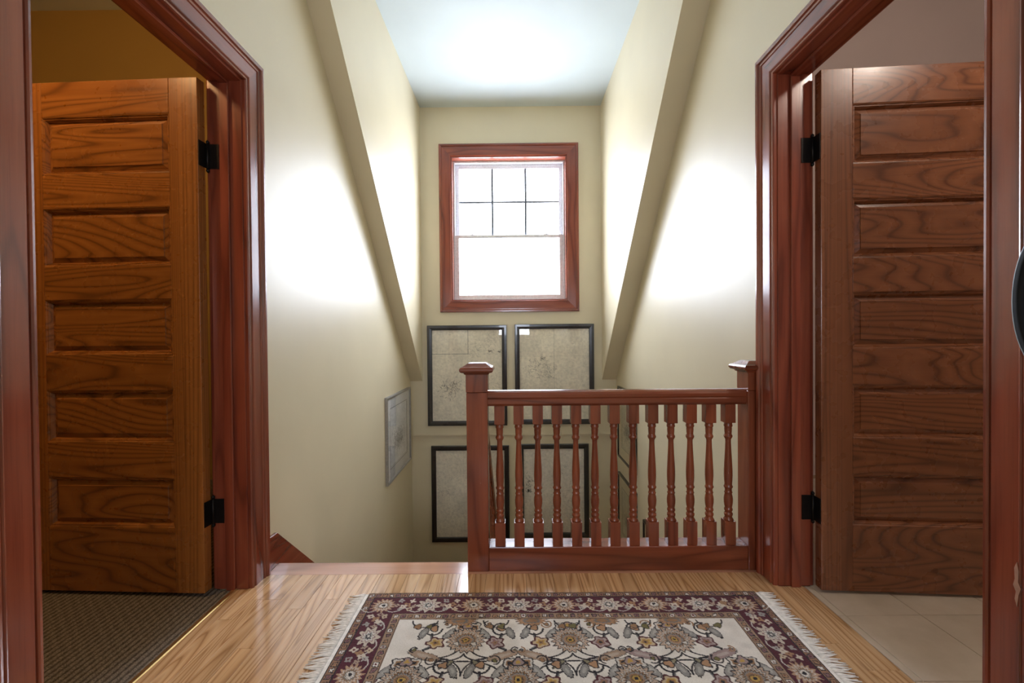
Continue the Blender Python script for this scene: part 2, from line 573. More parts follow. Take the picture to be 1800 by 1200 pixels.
def door_trim(name, sx, X, label):
    """sx=+1: room lies to +x of the wall (right side); X hall face"""
    t = thing(name, label, 'door frame', (X, (J0 + J1) / 2, 0), 0, None, 'structure')
    B = lambda g_: g_
    def put(nm, g_, mat, bevel=0.0):
        o = obj(nm, g_, mat, None, bevel)
        me = o.data
        me.transform(Matrix.Translation((-X, -(J0 + J1) / 2, 0)))
        o.parent = t
        return o
    i0, i1, ih = J0 - 0.005, J1 + 0.005, JH + 0.008
    for xf, td, tag_ in ((X, -sx, 'hall'), (X + sx * TW, sx, 'room')):
        put('casing_side', sweep_bar(CASE, (xf, i0, 0), (xf, i0, ih), 0, 1, (0, -1, 0), (td, 0, 0)), 'cherry_z')
        put('casing_side', sweep_bar(CASE, (xf, i1, 0), (xf, i1, ih), 0, 1, (0, 1, 0), (td, 0, 0)), 'cherry_z')
        put('casing_head', sweep_bar(CASE, (xf, i0, ih), (xf, i1, ih), 1, 1, (0, 0, 1), (td, 0, 0)), 'cherry_y')
    xa, xb = sorted((X, X + sx * TW))
    put('jamb', G().box(xa, xb, J0 - 0.02, J0, 0, JH + 0.02), 'cherry_z', 0.001)
    put('jamb', G().box(xa, xb, J1, J1 + 0.02, 0, JH + 0.02), 'cherry_z', 0.001)
    put('jamb_head', G().box(xa, xb, J0, J1, JH, JH + 0.02), 'cherry_y', 0.001)
    sa, sb = sorted((X + sx * 0.048, X + sx * 0.085))
    put('door_stop', G().box(sa, sb, J0, J0 + 0.012, 0, JH - 0.012), 'cherry_z', 0.002)
    put('door_stop', G().box(sa, sb, J1 - 0.012, J1, 0, JH - 0.012), 'cherry_z', 0.002)
    put('door_stop', G().box(sa, sb, J0, J1, JH - 0.012, JH), 'cherry_y', 0.002)
    return t
door_trim('trim_2', -1, XL, 'reddish cherry door frame of the carpeted room')
door_trim('trim_3', 1, XR, 'reddish cherry door frame of the tiled room')

LW, LH, LT, STILE = 0.772, 2.07, 0.040, 0.118
PAN = [(1.698, 1.930), (1.330, 1.562), (0.972, 1.194), (0.618, 0.828), (0.272, 0.475)]

def door(name, wd, s, pivot, angle, label):
    """local frame: +x along the leaf from the pivot, hall face looks towards -s*y; s=+1 left door (mirrored for right)"""
    d = thing(name, label, 'door', pivot, angle, None, 'structure')
    # leaf occupies y from -0.008-LT to -0.008 (times s)
    ya, yb = sorted((-s * 0.008, -s * (0.008 + LT)))
    ym = (ya + yb) / 2
    x0, x1 = 0.004, 0.004 + LW
    for xa, xb in ((x0, x0 + STILE), (x1 - STILE, x1)):
        obj('stile', G().box(xa, xb, ya, yb, 0.012, LH), wd + '_z', d, 0.002, 2)
    zs = [LH] + [z for p in PAN for z in (p[1], p[0])] + [0.012]
    px0, px1 = x0 + STILE, x1 - STILE
    for k in range(0, len(zs), 2):
        zt, zb = zs[k], zs[k + 1]
        o = obj('rail', G().box(px0 + 0.0005, px1 - 0.0005, ya + 0.0004, yb - 0.0004, zb, zt), wd + '_x', d, 0.002, 2, ((px0 + px1) / 2, ym, (zb + zt) / 2))
    # moulding profile around every panel (both faces), w grows into the panel, t is the height above the panel plane
    mold = [(0.0, 0.0), (0.0, 0.0175), (0.003, 0.0165), (0.006, 0.0130), (0.009, 0.0130), (0.012, 0.0085), (0.015, 0.0030), (0.017, 0.0)]
    for zb, zt in PAN:
        zc, xc = (zb + zt) / 2, (px0 + px1) / 2
        pg = G()
        for sg in (-1, 1):
            e = 0.0             # sunken border plane, sloped bevel, raised field
            def ring(ins, y):
                return [(px0 + ins, ym + sg * y, zb + ins), (px1 - ins, ym + sg * y, zb + ins), (px1 - ins, ym + sg * y, zt - ins), (px0 + ins, ym + sg * y, zt - ins)]
            rs = [ring(0.0, 0.002), ring(0.017, 0.002), ring(0.034, 0.0085), ring(0.036, 0.0115)]
            v = [p for r in rs for p in r]
            f = []
            for a in range(3):
                for q in range(4):
                    f.append((a * 4 + q, a * 4 + (q + 1) % 4, a * 4 + 4 + (q + 1) % 4, a * 4 + 4 + q))
            f.append((12, 13, 14, 15))
            pg.add(v, f)
        obj('panel', pg, wd + '_x', d, 0, 1, (xc, ym, zc))
        mg = G()
        for sg in (-1, 1):
            yb_ = ym + sg * 0.002
            td = (0, sg, 0)
            for p0, p1, wdv in (((px0, yb_, zt), (px1, yb_, zt), (0, 0, -1)), ((px0, yb_, zb), (px1, yb_, zb), (0, 0, 1)),
                                ((px0, yb_, zb), (px0, yb_, zt), (1, 0, 0)), ((px1, yb_, zb), (px1, yb_, zt), (-1, 0, 0))):
                b_ = sweep_bar(mold, p0, p1, -1, -1, wdv, td)
                mg.add(b_.v, b_.f)
        obj('panel_moulding', mg, wd + '_x', d, 0, 1, (xc, ym, zc))
    for zh in (1.775, 0.325):
        h = obj('hinge', G().lathe([(0.0062, zh - 0.05), (0.0062, zh + 0.05)], 10), 'iron', d)
        obj('pin_tip', G().lathe([(0.003, zh + 0.05), (0.006, zh + 0.054), (0.0065, zh + 0.06), (0.002, zh + 0.066)], 10)
            .lathe([(0.002, zh - 0.066), (0.0065, zh - 0.06), (0.006, zh - 0.054), (0.003, zh - 0.05)], 10), 'iron', h)
        y2 = -s * 0.045
        obj('hinge_leaf', G().box(0.0008, 0.0036, min(0, y2), max(0, y2), zh - 0.05, zh + 0.05), 'iron', h)
    # knob and plate on the free stile, both faces
    xk = x1 - 0.062
    for sg, yf in ((-1, ya), (1, yb)):
        k = obj('knob_plate', G().box(xk - 0.022, xk + 0.022, min(yf, yf + sg * 0.003), max(yf, yf + sg * 0.003), 0.88, 1.04), 'iron', d, 0.001)
        pr = [(0.010, yf + sg * 0.003), (0.009, yf + sg * 0.026), (0.020, yf + sg * 0.034), (0.027, yf + sg * 0.046), (0.024, yf + sg * 0.057), (0.010, yf + sg * 0.062)]
        obj('knob', G().lathe(pr, 18, (xk, 0.985), 1), 'iron', k)
    return d
AL, AR = math.radians(2.5), math.radians(4.0)
# left: leaf points along -x; hall face looks to -y.  local +x -> world -x (angle pi), local y -> world -y
door('door_1', 'oak', -1, (XL - TW - 0.008, J1 - 0.003, 0), PI - AL, 'golden oak five panel door standing open over brown carpet')
door('door_2', 'oakr', 1, (XR + TW + 0.008, J1 - 0.003, 0), -AR, 'brown oak five panel door standing open over pale tiles')
# jamb leaves of the hinges belong to the frames
for nm, X, sx in (('trim_2', XL, -1), ('trim_3', XR, 1)):
    t = bpy.data.objects[nm]
    for zh in (1.775, 0.325):
        xa, xb = sorted((sx * (TW - 0.036), sx * (TW + 0.003)))
        yj = J1 - (J0 + J1) / 2
        o = obj('hinge_leaf', G().box(xa, xb, yj - 0.0025, yj, zh - 0.05, zh + 0.05), 'iron', t)

# worn pale patch on the frame of the tiled room, where the varnish has chipped
t = bpy.data.objects['trim_3']
wp = [(0.000, 0.455), (0.004, 0.470), (0.002, 0.486), (0.007, 0.498), (0.004, 0.512), (0.005, 0.535), (0.001, 0.548), (-0.003, 0.530), (-0.002, 0.508), (-0.007, 0.496), (-0.003, 0.480)]
g = G().prism([(0.913 + a - (J0 + J1) / 2, z) for a, z in wp], 0, -0.0250, -0.0215)
o = obj('worn_patch', g, 'worn', t)
o['label'] = 'pale chipped varnish'

# ------------------------------------------------------------------ window
win = thing('window_1', 'double hung window with dark cherry casing and six light upper sash', 'window', ((WX0 + WX1) / 2, YF, WZ0), 0, None, 'structure')
WO = (-(WX0 + WX1) / 2, -YF, -WZ0)
def wput(nm, g_, mat, bevel=0.0, parent=None):
    o = obj(nm, g_, mat, None, bevel)
    o.data.transform(Matrix.Translation(WO))
    o.parent = parent or win
    return o
WC = [(0.0, 0.0), (0.0, 0.014), (0.004, 0.018), (0.085, 0.022), (0.092, 0.022), (0.096, 0.028), (0.104, 0.032), (0.118, 0.032), (0.121, 0.028), (0.121, 0.0)]
yfc = YF - 0.0
for p0, p1, wdv, mt in (((WX0, yfc, WZ0), (WX0, yfc, WZ1), (-1, 0, 0), 'cherry_z'), ((WX1, yfc, WZ0), (WX1, yfc, WZ1), (1, 0, 0), 'cherry_z'),
                        ((WX0, yfc, WZ1), (WX1, yfc, WZ1), (0, 0, 1), 'cherry_x'), ((WX0, yfc, WZ0), (WX1, yfc, WZ0), (0, 0, -1), 'cherry_x')):
    wput('casing', sweep_bar(WC, p0, p1, 1, 1, wdv, (0, -1, 0)), mt)
JT = 0.012
yw = YF + 0.185
for bx, mt in (((WX0, WX0 + JT, YF, yw, WZ0 + JT, WZ1 - JT), 'cherry_z'), ((WX1 - JT, WX1, YF, yw, WZ0 + JT, WZ1 - JT), 'cherry_z'),
               ((WX0, WX1, YF, yw, WZ1 - JT, WZ1), 'cherry_x'), ((WX0, WX1, YF, yw, WZ0, WZ0 + JT), 'cherry_x')):
    wput('jamb_extension', G().box(*bx), mt)
ax0, ax1, az0, az1 = WX0 + JT, WX1 - JT, WZ0 + JT, WZ1 - JT
def frame4(nm, x0, x1, y0, y1, z0, z1, wl, wt, wb, mat, parent=None, bevel=0.002):
    for bx in ((x0, x0 + wl, y0, y1, z0, z1), (x1 - wl, x1, y0, y1, z0, z1), (x0 + wl, x1 - wl, y0, y1, z1 - wt, z1), (x0 + wl, x1 - wl, y0, y1, z0, z0 + wb)):
        wput(nm, G().box(*bx), mat, bevel, parent)
frame4('vinyl_frame', ax0, ax1, YF + 0.10, YF + 0.20, az0, az1, 0.016, 0.020, 0.018, 'vinyl')
bx0, bx1, bz0, bz1 = ax0 + 0.016, ax1 - 0.016, az0 + 0.018, az1 - 0.020
zm = 2.12
frame4('upper_sash', bx0, bx1, YF + 0.150, YF + 0.185, zm - 0.02, bz1, 0.040, 0.045, 0.036, 'vinyl')
frame4('lower_sash', bx0, bx1, YF + 0.108, YF + 0.146, bz0, zm + 0.012, 0.040, 0.034, 0.040, 'vinyl')
gx0, gx1 = bx0 + 0.04, bx1 - 0.04
up = wput('pane', G().box(gx0, gx1, YF + 0.164, YF + 0.168, zm + 0.016, bz1 - 0.045), 'glass')
wput('pane', G().box(gx0, gx1, YF + 0.124, YF + 0.128, bz0 + 0.04, zm - 0.022), 'glass')
zu0, zu1 = zm + 0.016, bz1 - 0.045
for k in (1, 2):
    xm = gx0 + (gx1 - gx0) * k / 3
    wput('muntin', G().box(xm - 0.0115, xm + 0.0115, YF + 0.157, YF + 0.163, zu0, zu1), 'muntin')
zz = (zu0 + zu1) / 2
wput('muntin', G().box(gx0, gx1, YF + 0.1565, YF + 0.1575, zz - 0.010, zz + 0.010), 'muntin')
for xk in (gx0 + 0.14, gx1 - 0.14):
    lk = wput('sash_lock', G().box(xk - 0.028, xk + 0.028, YF + 0.112, YF + 0.140, zm + 0.012, zm + 0.019), 'vinyl', 0.002)
    wput('lock_lever', G().lathe([(0.013, zm + 0.019), (0.012, zm + 0.026), (0.004, zm + 0.029)], 12, (xk, YF + 0.126)).box(xk - 0.004, xk + 0.03, YF + 0.121, YF + 0.131, zm + 0.019, zm + 0.025), 'vinyl', 0.0, lk)

rw = thing('added_window', 'unseen double casement window added opposite the stairwell for fill light', 'window', (0, YB0, 1.05), 0, None, 'structure')  # out of view, added to let fill light in from behind
def rput(nm, g_, mat, bevel=0.0):
    o = obj(nm, g_, mat, None, bevel); o.data.transform(Matrix.Translation((0, -YB0, -1.05))); o.parent = rw
for p0, p1, wdv, mt in (((-BX, YB0, BZ0), (-BX, YB0, BZ1), (-1, 0, 0), 'cherry_z'), ((BX, YB0, BZ0), (BX, YB0, BZ1), (1, 0, 0), 'cherry_z'),
                        ((-BX, YB0, BZ1), (BX, YB0, BZ1), (0, 0, 1), 'cherry_x'), ((-BX, YB0, BZ0), (BX, YB0, BZ0), (0, 0, -1), 'cherry_x')):
    rput('casing', sweep_bar(WC, p0, p1, 1, 1, wdv, (0, 1, 0)), mt)
for a in (-BX, 0.0):
    b = a + BX
    for bx in ((a, a + 0.04, BZ0, BZ1), (b - 0.04, b, BZ0, BZ1), (a + 0.04, b - 0.04, BZ1 - 0.04, BZ1), (a + 0.04, b - 0.04, BZ0, BZ0 + 0.04)):
        rput('sash_bar', G().box(bx[0], bx[1], YB0 - 0.10, YB0 - 0.06, bx[2], bx[3]), 'vinyl', 0.002)
    rput('pane', G().box(a + 0.04, b - 0.04, YB0 - 0.082, YB0 - 0.078, BZ0 + 0.04, BZ1 - 0.04), 'glass')

# ------------------------------------------------------------------ balustrade on the landing
BY = 1.945
def newel_mesh(parent, x0, x1, y0, y1, z0, z1, capover=0.027):
    nw = obj('newel_post', G().box(x0, x1, y0, y1, z0, z1 - 0.13), 'rail_z', parent, 0.003, 2, ((x0 + x1) / 2, (y0 + y1) / 2, z0))
    xc, yc = (x0 + x1) / 2, (y0 + y1) / 2
    hx, hy = (x1 - x0) / 2, (y1 - y0) / 2
    b = obj('newel_top_block', G().box(x0 - 0.0015, x1 + 0.0015, y0 - 0.0015, y1 + 0.0015, z1 - 0.129, z1 - 0.048), 'rail_z', nw, 0.002)
    # moulded cap: neck, bullnose and a low chamfered top
    rs = [(0.000, -0.052), (0.006, -0.050), (0.010, -0.044), (0.022, -0.040), (0.027, -0.033), (0.027, -0.026), (0.022, -0.019), (0.014, -0.016), (-0.008, -0.001), (-0.012, 0.0)]
    v, f = [], []
    for o_, dz in rs:
        for sx, sy in ((-1, -1), (1, -1), (1, 1), (-1, 1)):
            v.append((xc + sx * (hx + o_), yc + sy * (hy + o_), z1 + dz))
    for a in range(len(rs) - 1):
        for q in range(4):
            f.append((a * 4 + q, a * 4 + (q + 1) % 4, a * 4 + 4 + (q + 1) % 4, a * 4 + 4 + q))
    f.append((3, 2, 1, 0)); e = len(rs) * 4; f.append((e - 4, e - 3, e - 2, e - 1))
    c = obj('cap', G().add(v, f), 'rail_x', nw, 0.0)
    for ch in (b, c):
        ch.location = Vector(ch.location) - Vector(nw.location)
    return nw

bal = thing('balustrade', 'cherry banister with thirteen turned spindles along the landing edge', 'banister', (0.43, BY, 0))
bo = Vector((0.43, BY, 0))
def bput(nm, g_, mat, bevel=0.0, bseg=1):
    o = obj(nm, g_, mat, None, bevel, bseg)
    o.data.transform(Matrix.Translation(-bo)); o.parent = bal
    return o
def shift(o):
    o.location = Vector(o.location) - bo
NX0, NX1 = -0.2125, -0.1195
RX0 = 1.018
for a, b in ((NX0, NX1), (RX0, XR + 0.0)):
    nw = newel_mesh(bal, a, b, 1.9, 1.993, 0.0, 0.917)
    shift(nw)
# trim the wall-side overhang of the end cap flush with the wall
endcap = [o for o in bpy.data.objects if o.name.startswith('cap') and o.parent and o.parent.parent == bal][-1]
for vtx in endcap.data.vertices:
    wx = vtx.co.x + endcap.location.x + endcap.parent.location.x + bo.x
    if wx > XR - 0.001:
        vtx.co.x -= wx - (XR - 0.001)
# handrail, rounded top with a small bead
pr = [(-0.024, 0.725), (-0.030, 0.735), (-0.030, 0.752), (-0.026, 0.757), (-0.030, 0.762), (-0.031, 0.775), (-0.026, 0.785), (-0.014, 0.791), (0.0, 0.793),
      (0.014, 0.791), (0.026, 0.785), (0.031, 0.775), (0.030, 0.762), (0.026, 0.757), (0.030, 0.752), (0.030, 0.735), (0.024, 0.725)]
bput('handrail', G().prism([(BY + y, z) for y, z in pr], 0, NX1, RX0), 'rail_x')
bput('bottom_rail', G().box(NX1, RX0, 1.903, 1.990, 0.0, 0.106), 'rail_x', 0.003, 2)

# turned spindle (origin at its foot)
def baluster_mesh(H, b=0.0225):
    g = G()
    zb, zt = 0.103 / 0.619 * H, H - 0.081 / 0.619 * H
    g.box(-b, b, -b, b, 0, zb)
    g.box(-b, b, -b, b, zt, H)
    L = zt - zb
    prof = [(0.0, 0.021), (0.012, 0.021), (0.025, 0.0165), (0.04, 0.0150), (0.05, 0.0175), (0.062, 0.0185), (0.074, 0.0175), (0.08, 0.0145), (0.092, 0.0150), (0.10, 0.0172), (0.112, 0.0178),
            (0.122, 0.0165), (0.13, 0.0145), (0.15, 0.0165), (0.18, 0.0182), (0.215, 0.0188), (0.245, 0.0175), (0.268, 0.0150), (0.275, 0.0152), (0.285, 0.0175), (0.292, 0.0152), (0.31, 0.0142),
            (0.325, 0.0150), (0.336, 0.0185), (0.347, 0.0188), (0.355, 0.0160), (0.372, 0.0156), (0.41, 0.0170), (0.46, 0.0178), (0.51, 0.0176), (0.57, 0.0165), (0.65, 0.0146), (0.73, 0.0128), (0.80, 0.0116),
            (0.825, 0.0118), (0.838, 0.0150), (0.852, 0.0180), (0.865, 0.0180), (0.876, 0.0150), (0.886, 0.0142), (0.90, 0.0150), (0.935, 0.0158), (0.95, 0.0150), (0.958, 0.0178), (0.972, 0.0182), (0.982, 0.0165), (1.0, 0.0180)]
    g.lathe([(r, zb + t * L) for t, r in prof], 18)
    return g.mesh('baluster', 'rail_z', 0.0)
bm0 = baluster_mesh(0.620)
for i in range(13):
    o = link('baluster', bm0, bal, (-0.0685 + i * 0.0846 - bo.x, -0.010, 0.1055))
    o.rotation_euler[2] = random.choice((0, 1, 2, 3)) * PI / 2

# ------------------------------------------------------------------ stairs going down, with skirt and side banister
st = thing('staircase', 'straight oak stairs descending from the landing towards the window wall', 'stairs', (XL, YEDGE, ZLOW), 0, None, 'structure')
so = Vector((XL, YEDGE, ZLOW))
def sput(nm, g_, mat, bevel=0.0):
    o = obj(nm, g_, mat, None, bevel); o.data.transform(Matrix.Translation(-so)); o.parent = st
    return o
RISE, RUN, NST = 0.191, 0.212, 10
SX0, SX1 = XL + 0.017, -0.145
for k in range(1, NST + 1):
    y = YEDGE + (k - 1) * RUN; z = -k * RISE
    sput('tread', G().box(SX0, SX1, y, y + RUN + 0.022, z - 0.025, z), 'nosing', 0.004)
    sput('riser', G().box(SX0, SX1, y + 0.0, y + 0.016, z, z + RISE - 0.027), 'riser')
sl = RISE / RUN
yE = YEDGE + NST * RUN + 0.1
# wall skirt: top edge follows the stair pitch
ytop = 1.892
zt = lambda y: 0.135 - sl * (y - 1.985)
poly = [(ytop, 0.001), (ytop, 0.150), (1.975, 0.145), (yE, zt(yE)), (yE, zt(yE) - 0.33), (2.06, -0.25), (1.998, -0.05), (1.998, 0.001)]
sput('wall_skirt', G().prism(poly, 0, XL, XL + 0.015), 'cherry_y', 0.001)
poly = [(1.995, -0.02), (2.05, -0.02), (yE, -0.02 - sl * (yE - 2.05)), (yE, -0.34 - sl * (yE - 2.05)), (1.995, -0.30)]
sput('open_stringer', G().prism(poly, 0, -0.145, -0.118), 'cherry_y', 0.001)
sbal = thing('stair_banister', 'sloping cherry banister going down the stairs from the corner post', 'banister', (-0.165, 1.993, -0.2))
sb = Vector((-0.165, 1.993, -0.2))
def sbput(nm, g_, mat, bevel=0.0):
    o = obj(nm, g_, mat, None, bevel); o.data.transform(Matrix.Translation(-sb)); o.parent = sbal
    return o
YB = yE - 0.10
n_ = len(pr)
va = [(-0.165 + y, 1.9935, z - 0.012) for y, z in pr]
vb = [(-0.165 + y, YB, z - 0.012 - sl * (YB - 1.9935)) for y, z in pr]
sbput('handrail', G().add(va + vb, [tuple(range(n_ - 1, -1, -1)), tuple(range(n_, 2 * n_))] + [(i, (i + 1) % n_, n_ + (i + 1) % n_, n_ + i) for i in range(n_)]), 'rail_y')
poly = [(1.9935, 0.02), (1.9935, -0.02), (2.05, -0.02), (YB, -0.02 - sl * (YB - 2.05)), (YB, 0.02 - sl * (YB - 2.05)), (2.05, 0.02)]
sbput('shoe_rail', G().prism(poly, 0, -0.195, -0.135), 'rail_y')
bm1 = baluster_mesh(0.66, 0.0185)
k = 0
y = 2.09
while y < YB - 0.05:
    z0 = 0.01 - sl * (y - 2.05)
    link('baluster', bm1, sbal, (0.0, y - sb.y, z0 - sb.z))
    y += 0.106
nwl = newel_mesh(sbal, -0.2125, -0.1195, YB, YB + 0.093, ZLOW, 0.86 - sl * (YB - 1.99))
nwl.location = Vector(nwl.location) - sb

# ------------------------------------------------------------------ framed pictures
def grid_mesh(name, W, H, nx, nz, col, mat):
    """upright sheet facing -y, centred; col: (nz,nx,3) linear colours, row 0 at the top"""
    xs = np.linspace(-W / 2, W / 2, nx); zs = np.linspace(H / 2, -H / 2, nz)
    X, Z = np.meshgrid(xs, zs)
    co = np.stack([X, np.zeros_like(X), Z], -1).reshape(-1, 3)
    idx = np.arange(nx * nz).reshape(nz, nx)
    q = np.stack([idx[:-1, :-1], idx[1:, :-1], idx[1:, 1:], idx[:-1, 1:]], -1).reshape(-1, 4)
    return np_mesh(name, co, q, col.reshape(-1, 3), mat)

def np_mesh(name, co, q, col, mat, smooth=True):
    me = bpy.data.meshes.new(name)
    me.vertices.add(len(co)); me.vertices.foreach_set('co', co.astype(np.float32).ravel())
    me.loops.add(len(q) * 4); me.loops.foreach_set('vertex_index', q.astype(np.int32).ravel())
    me.polygons.add(len(q)); me.polygons.foreach_set('loop_start', np.arange(0, len(q) * 4, 4, dtype=np.int32))
    me.polygons.foreach_set('use_smooth', np.ones(len(q), dtype=bool) if smooth else np.zeros(len(q), dtype=bool))
    me.update(calc_edges=True)
    a = me.color_attributes.new('Col', 'FLOAT_COLOR', 'POINT')
    a.data.foreach_set('color', np.concatenate([col, np.ones((len(col), 1))], 1).astype(np.float32).ravel())
    me.materials.append(M[mat])
    return me

def smooth_noise(h, w, cells, r):
    g_ = r.random((cells + 2, cells + 2))
    yy = np.linspace(0, cells, h); xx = np.linspace(0, cells, w)
    yi = yy.astype(int); xi = xx.astype(int)
    fy = (yy - yi)[:, None]; fx = (xx - xi)[None, :]
    fy = fy * fy * (3 - 2 * fy); fx = fx * fx * (3 - 2 * fx)
    a = g_[np.ix_(yi, xi)]; b = g_[np.ix_(yi, xi + 1)]; c = g_[np.ix_(yi + 1, xi)]; d = g_[np.ix_(yi + 1, xi + 1)]
    return (a * (1 - fx) + b * fx) * (1 - fy) + (c * (1 - fx) + d * fx) * fy

def stroke(img, x0, y0, x1, y1, col, alpha, wd=0):
    n_ = int(max(abs(x1 - x0), abs(y1 - y0))) + 1
    xs = np.linspace(x0, x1, n_).round().astype(int); ys = np.linspace(y0, y1, n_).round().astype(int)
    for dx in range(wd + 1):
        ok = (xs + dx >= 0) & (xs + dx < img.shape[1]) & (ys >= 0) & (ys < img.shape[0])
        img[ys[ok], xs[ok] + dx] = img[ys[ok], xs[ok] + dx] * (1 - alpha) + np.array(col) * alpha

def old_plan(nx, nz, seed, folds, clusters, base=(246, 238, 220)):
    """faded antique plan: stained paper, fold lines and faint inked clusters"""
    r = np.random.default_rng(seed)
    img = np.array(S(*base)[:3])[None, None, :] * np.ones((nz, nx, 1))
    t = 0.55 * smooth_noise(nz, nx, 5, r) + 0.3 * smooth_noise(nz, nx, 16, r) + 0.15 * r.random((nz, nx))
    img *= (0.84 + 0.30 * t)[:, :, None]
    ink = S(48, 42, 36)[:3]
    for kind, at, a0, a1, al in folds:
        if kind == 'v':
            stroke(img, at * nx, a0 * nz, at * nx, a1 * nz, ink, al)
        else:
            stroke(img, a0 * nx, at * nz, a1 * nx, at * nz, ink, al)
    for cx, cy, rx, ry, n_, al in clusters:
        for _ in range(n_):
            x_ = (cx + r.normal() * rx) * nx; y_ = (cy + r.normal() * ry) * nz
            an = r.random() * 6.28; L = 1 + r.random() * 5
            stroke(img, x_, y_, x_ + L * math.cos(an), y_ + L * math.sin(an), ink, al * (0.4 + 0.6 * r.random()))
    for _ in range(220):                     # tiny faded lettering rows
        x_ = r.random() * nx; y_ = r.random() * nz
        stroke(img, x_, y_, x_ + 1 + r.random() * 3, y_, ink, 0.12 + 0.12 * r.random())
    return img

def sketch(nx, nz, seed, base=(240, 240, 238)):
    """pencil view: soft clump of buildings and trees across the middle"""
    r = np.random.default_rng(seed)
    img = np.array(S(*base)[:3])[None, None, :] * np.ones((nz, nx, 1))
    img *= (0.9 + 0.2 * smooth_noise(nz, nx, 8, r))[:, :, None]
    ink = S(88, 88, 86)[:3]
    for _ in range(900):
        x_ = r.normal(0.5, 0.2) * nx; y_ = r.normal(0.60, 0.10) * nz
        an = r.choice((0.0, 1.57, 0.6)) + r.normal() * 0.2; L = 1 + r.random() * 5
        stroke(img, x_, y_, x_ + L * math.cos(an), y_ + L * math.sin(an), ink, 0.25 + 0.3 * r.random())
    for _ in range(200):
        x_ = r.random() * nx; y_ = r.normal(0.35, 0.1) * nz
        stroke(img, x_, y_, x_ + 4 * r.random(), y_ + 1, ink, 0.12)
    return img

def framed(name, label, center, W, H, rz, fw, fd, fmat, img_fn, matw=0.0, matmat=None, cat='picture', group=None, line=0.0, cell=0.005):
    """local: faces -y, back at y=0"""
    t = thing(name, label, cat, (center[0], center[1], center[2] - H / 2), rz, group)
    zc = H / 2
    prof = [(0.0, 0.0), (0.0, fd * 0.8), (0.004, fd * 0.92), (fw * 0.5, fd), (fw - 0.004, fd), (fw, fd - 0.004), (fw, 0.0)]
    xi, zi = W / 2 - fw, H / 2 - fw
    for p0, p1, wdv in (((-xi, 0, zc - zi), (-xi, 0, zc + zi), (-1, 0, 0)), ((xi, 0, zc - zi), (xi, 0, zc + zi), (1, 0, 0)),
                        ((-xi, 0, zc + zi), (xi, 0, zc + zi), (0, 0, 1)), ((-xi, 0, zc - zi), (xi, 0, zc - zi), (0, 0, -1))):
        obj('frame_bar', sweep_bar(prof, p0, p1, 1, 1, wdv, (0, -1, 0)), fmat, t)
    obj('backing', G().box(-xi, xi, -0.004, -0.0005, zc - zi, zc + zi), 'backing', t)
    pw_, ph_ = 2 * (xi - matw), 2 * (zi - matw)
    yp = -0.006
    if matw:
        ym_ = (-0.012, -0.008)
        gm = G()
        for bx in ((-xi, -xi + matw), (xi - matw, xi)):
            gm.box(bx[0], bx[1], ym_[0], ym_[1], zc - zi, zc + zi)
        for bz in ((zc - zi, zc - zi + matw), (zc + zi - matw, zc + zi)):
            gm.box(-xi + matw, xi - matw, ym_[0], ym_[1], bz[0], bz[1])
        mo = obj('mat', gm, matmat, t)
        if line:
            lg = G(); q = matw - line
            a, b = xi - q, zi - q
            for bx in ((-a, -a + 0.004, zc - b, zc + b), (a - 0.004, a, zc - b, zc + b), (-a, a, zc + b - 0.004, zc + b), (-a, a, zc - b, zc - b + 0.004)):
                lg.box(bx[0], bx[1], -0.0124, -0.0119, bx[2], bx[3])
            obj('ruled_line', lg, 'ink_line', mo)
    nx, nz = int(pw_ / cell), int(ph_ / cell)
    o = link('print', grid_mesh('print', pw_, ph_, nx, nz, img_fn(nx, nz), 'print'), t, (0, yp, zc))
    obj('glazing', G().box(-xi, xi, -0.0165, -0.0145, zc - zi, zc + zi), 'glass', t)
    return t

def far_pic(x0, x1, z0, z1, low, label, fn):
    framed('framed_print', label, ((x0 + x1) / 2, YF + (0.035 if low else 0.0), (z0 + z1) / 2), x1 - x0, z1 - z0, 0.0, 0.050, 0.028,
           'black_frame', fn, 0.0, None, 'picture', 'black framed prints under the window')
far_pic(-0.918, -0.080, 0.098, 1.156, False, 'black framed faded plan under the window, nearer the silver frame',
        lambda a, b: old_plan(a, b, 3, [('v', 0.51, 0.0, 0.26, 0.8), ('h', 0.26, 0.0, 0.51, 0.7), ('h', 0.26, 0.51, 1.0, 0.15)],
                              [(0.25, 0.64, 0.09, 0.05, 90, 0.8), (0.62, 0.2, 0.06, 0.06, 45, 0.4), (0.85, 0.12, 0.06, 0.05, 40, 0.45), (0.84, 0.23, 0.03, 0.004, 14, 0.95), (0.94, 0.24, 0.012, 0.004, 8, 0.9), (0.88, 0.56, 0.05, 0.06, 40, 0.3)]))
far_pic(0.005, 0.838, 0.108, 1.162, False, 'black framed faded plan under the window, above the banister handrail and nearer the stacked pictures',
        lambda a, b: old_plan(a, b, 5, [('v', 0.49, 0.0, 1.0, 0.28), ('h', 0.30, 0.0, 1.0, 0.16)],
                              [(0.28, 0.42, 0.12, 0.05, 90, 0.55), (0.42, 0.50, 0.07, 0.04, 60, 0.5), (0.33, 0.33, 0.02, 0.01, 20, 0.7), (0.1, 0.6, 0.05, 0.1, 40, 0.2)]))
far_pic(-0.894, -0.066, -1.152, -0.124, True, 'black framed faded plan below floor level behind the corner post',
        lambda a, b: old_plan(a, b, 7, [('v', 0.4, 0, 1, 0.12)], [(0.14, 0.48, 0.07, 0.03, 40, 0.35), (0.3, 0.7, 0.15, 0.1, 50, 0.2), (0.2, 0.25, 0.1, 0.06, 40, 0.25)]))
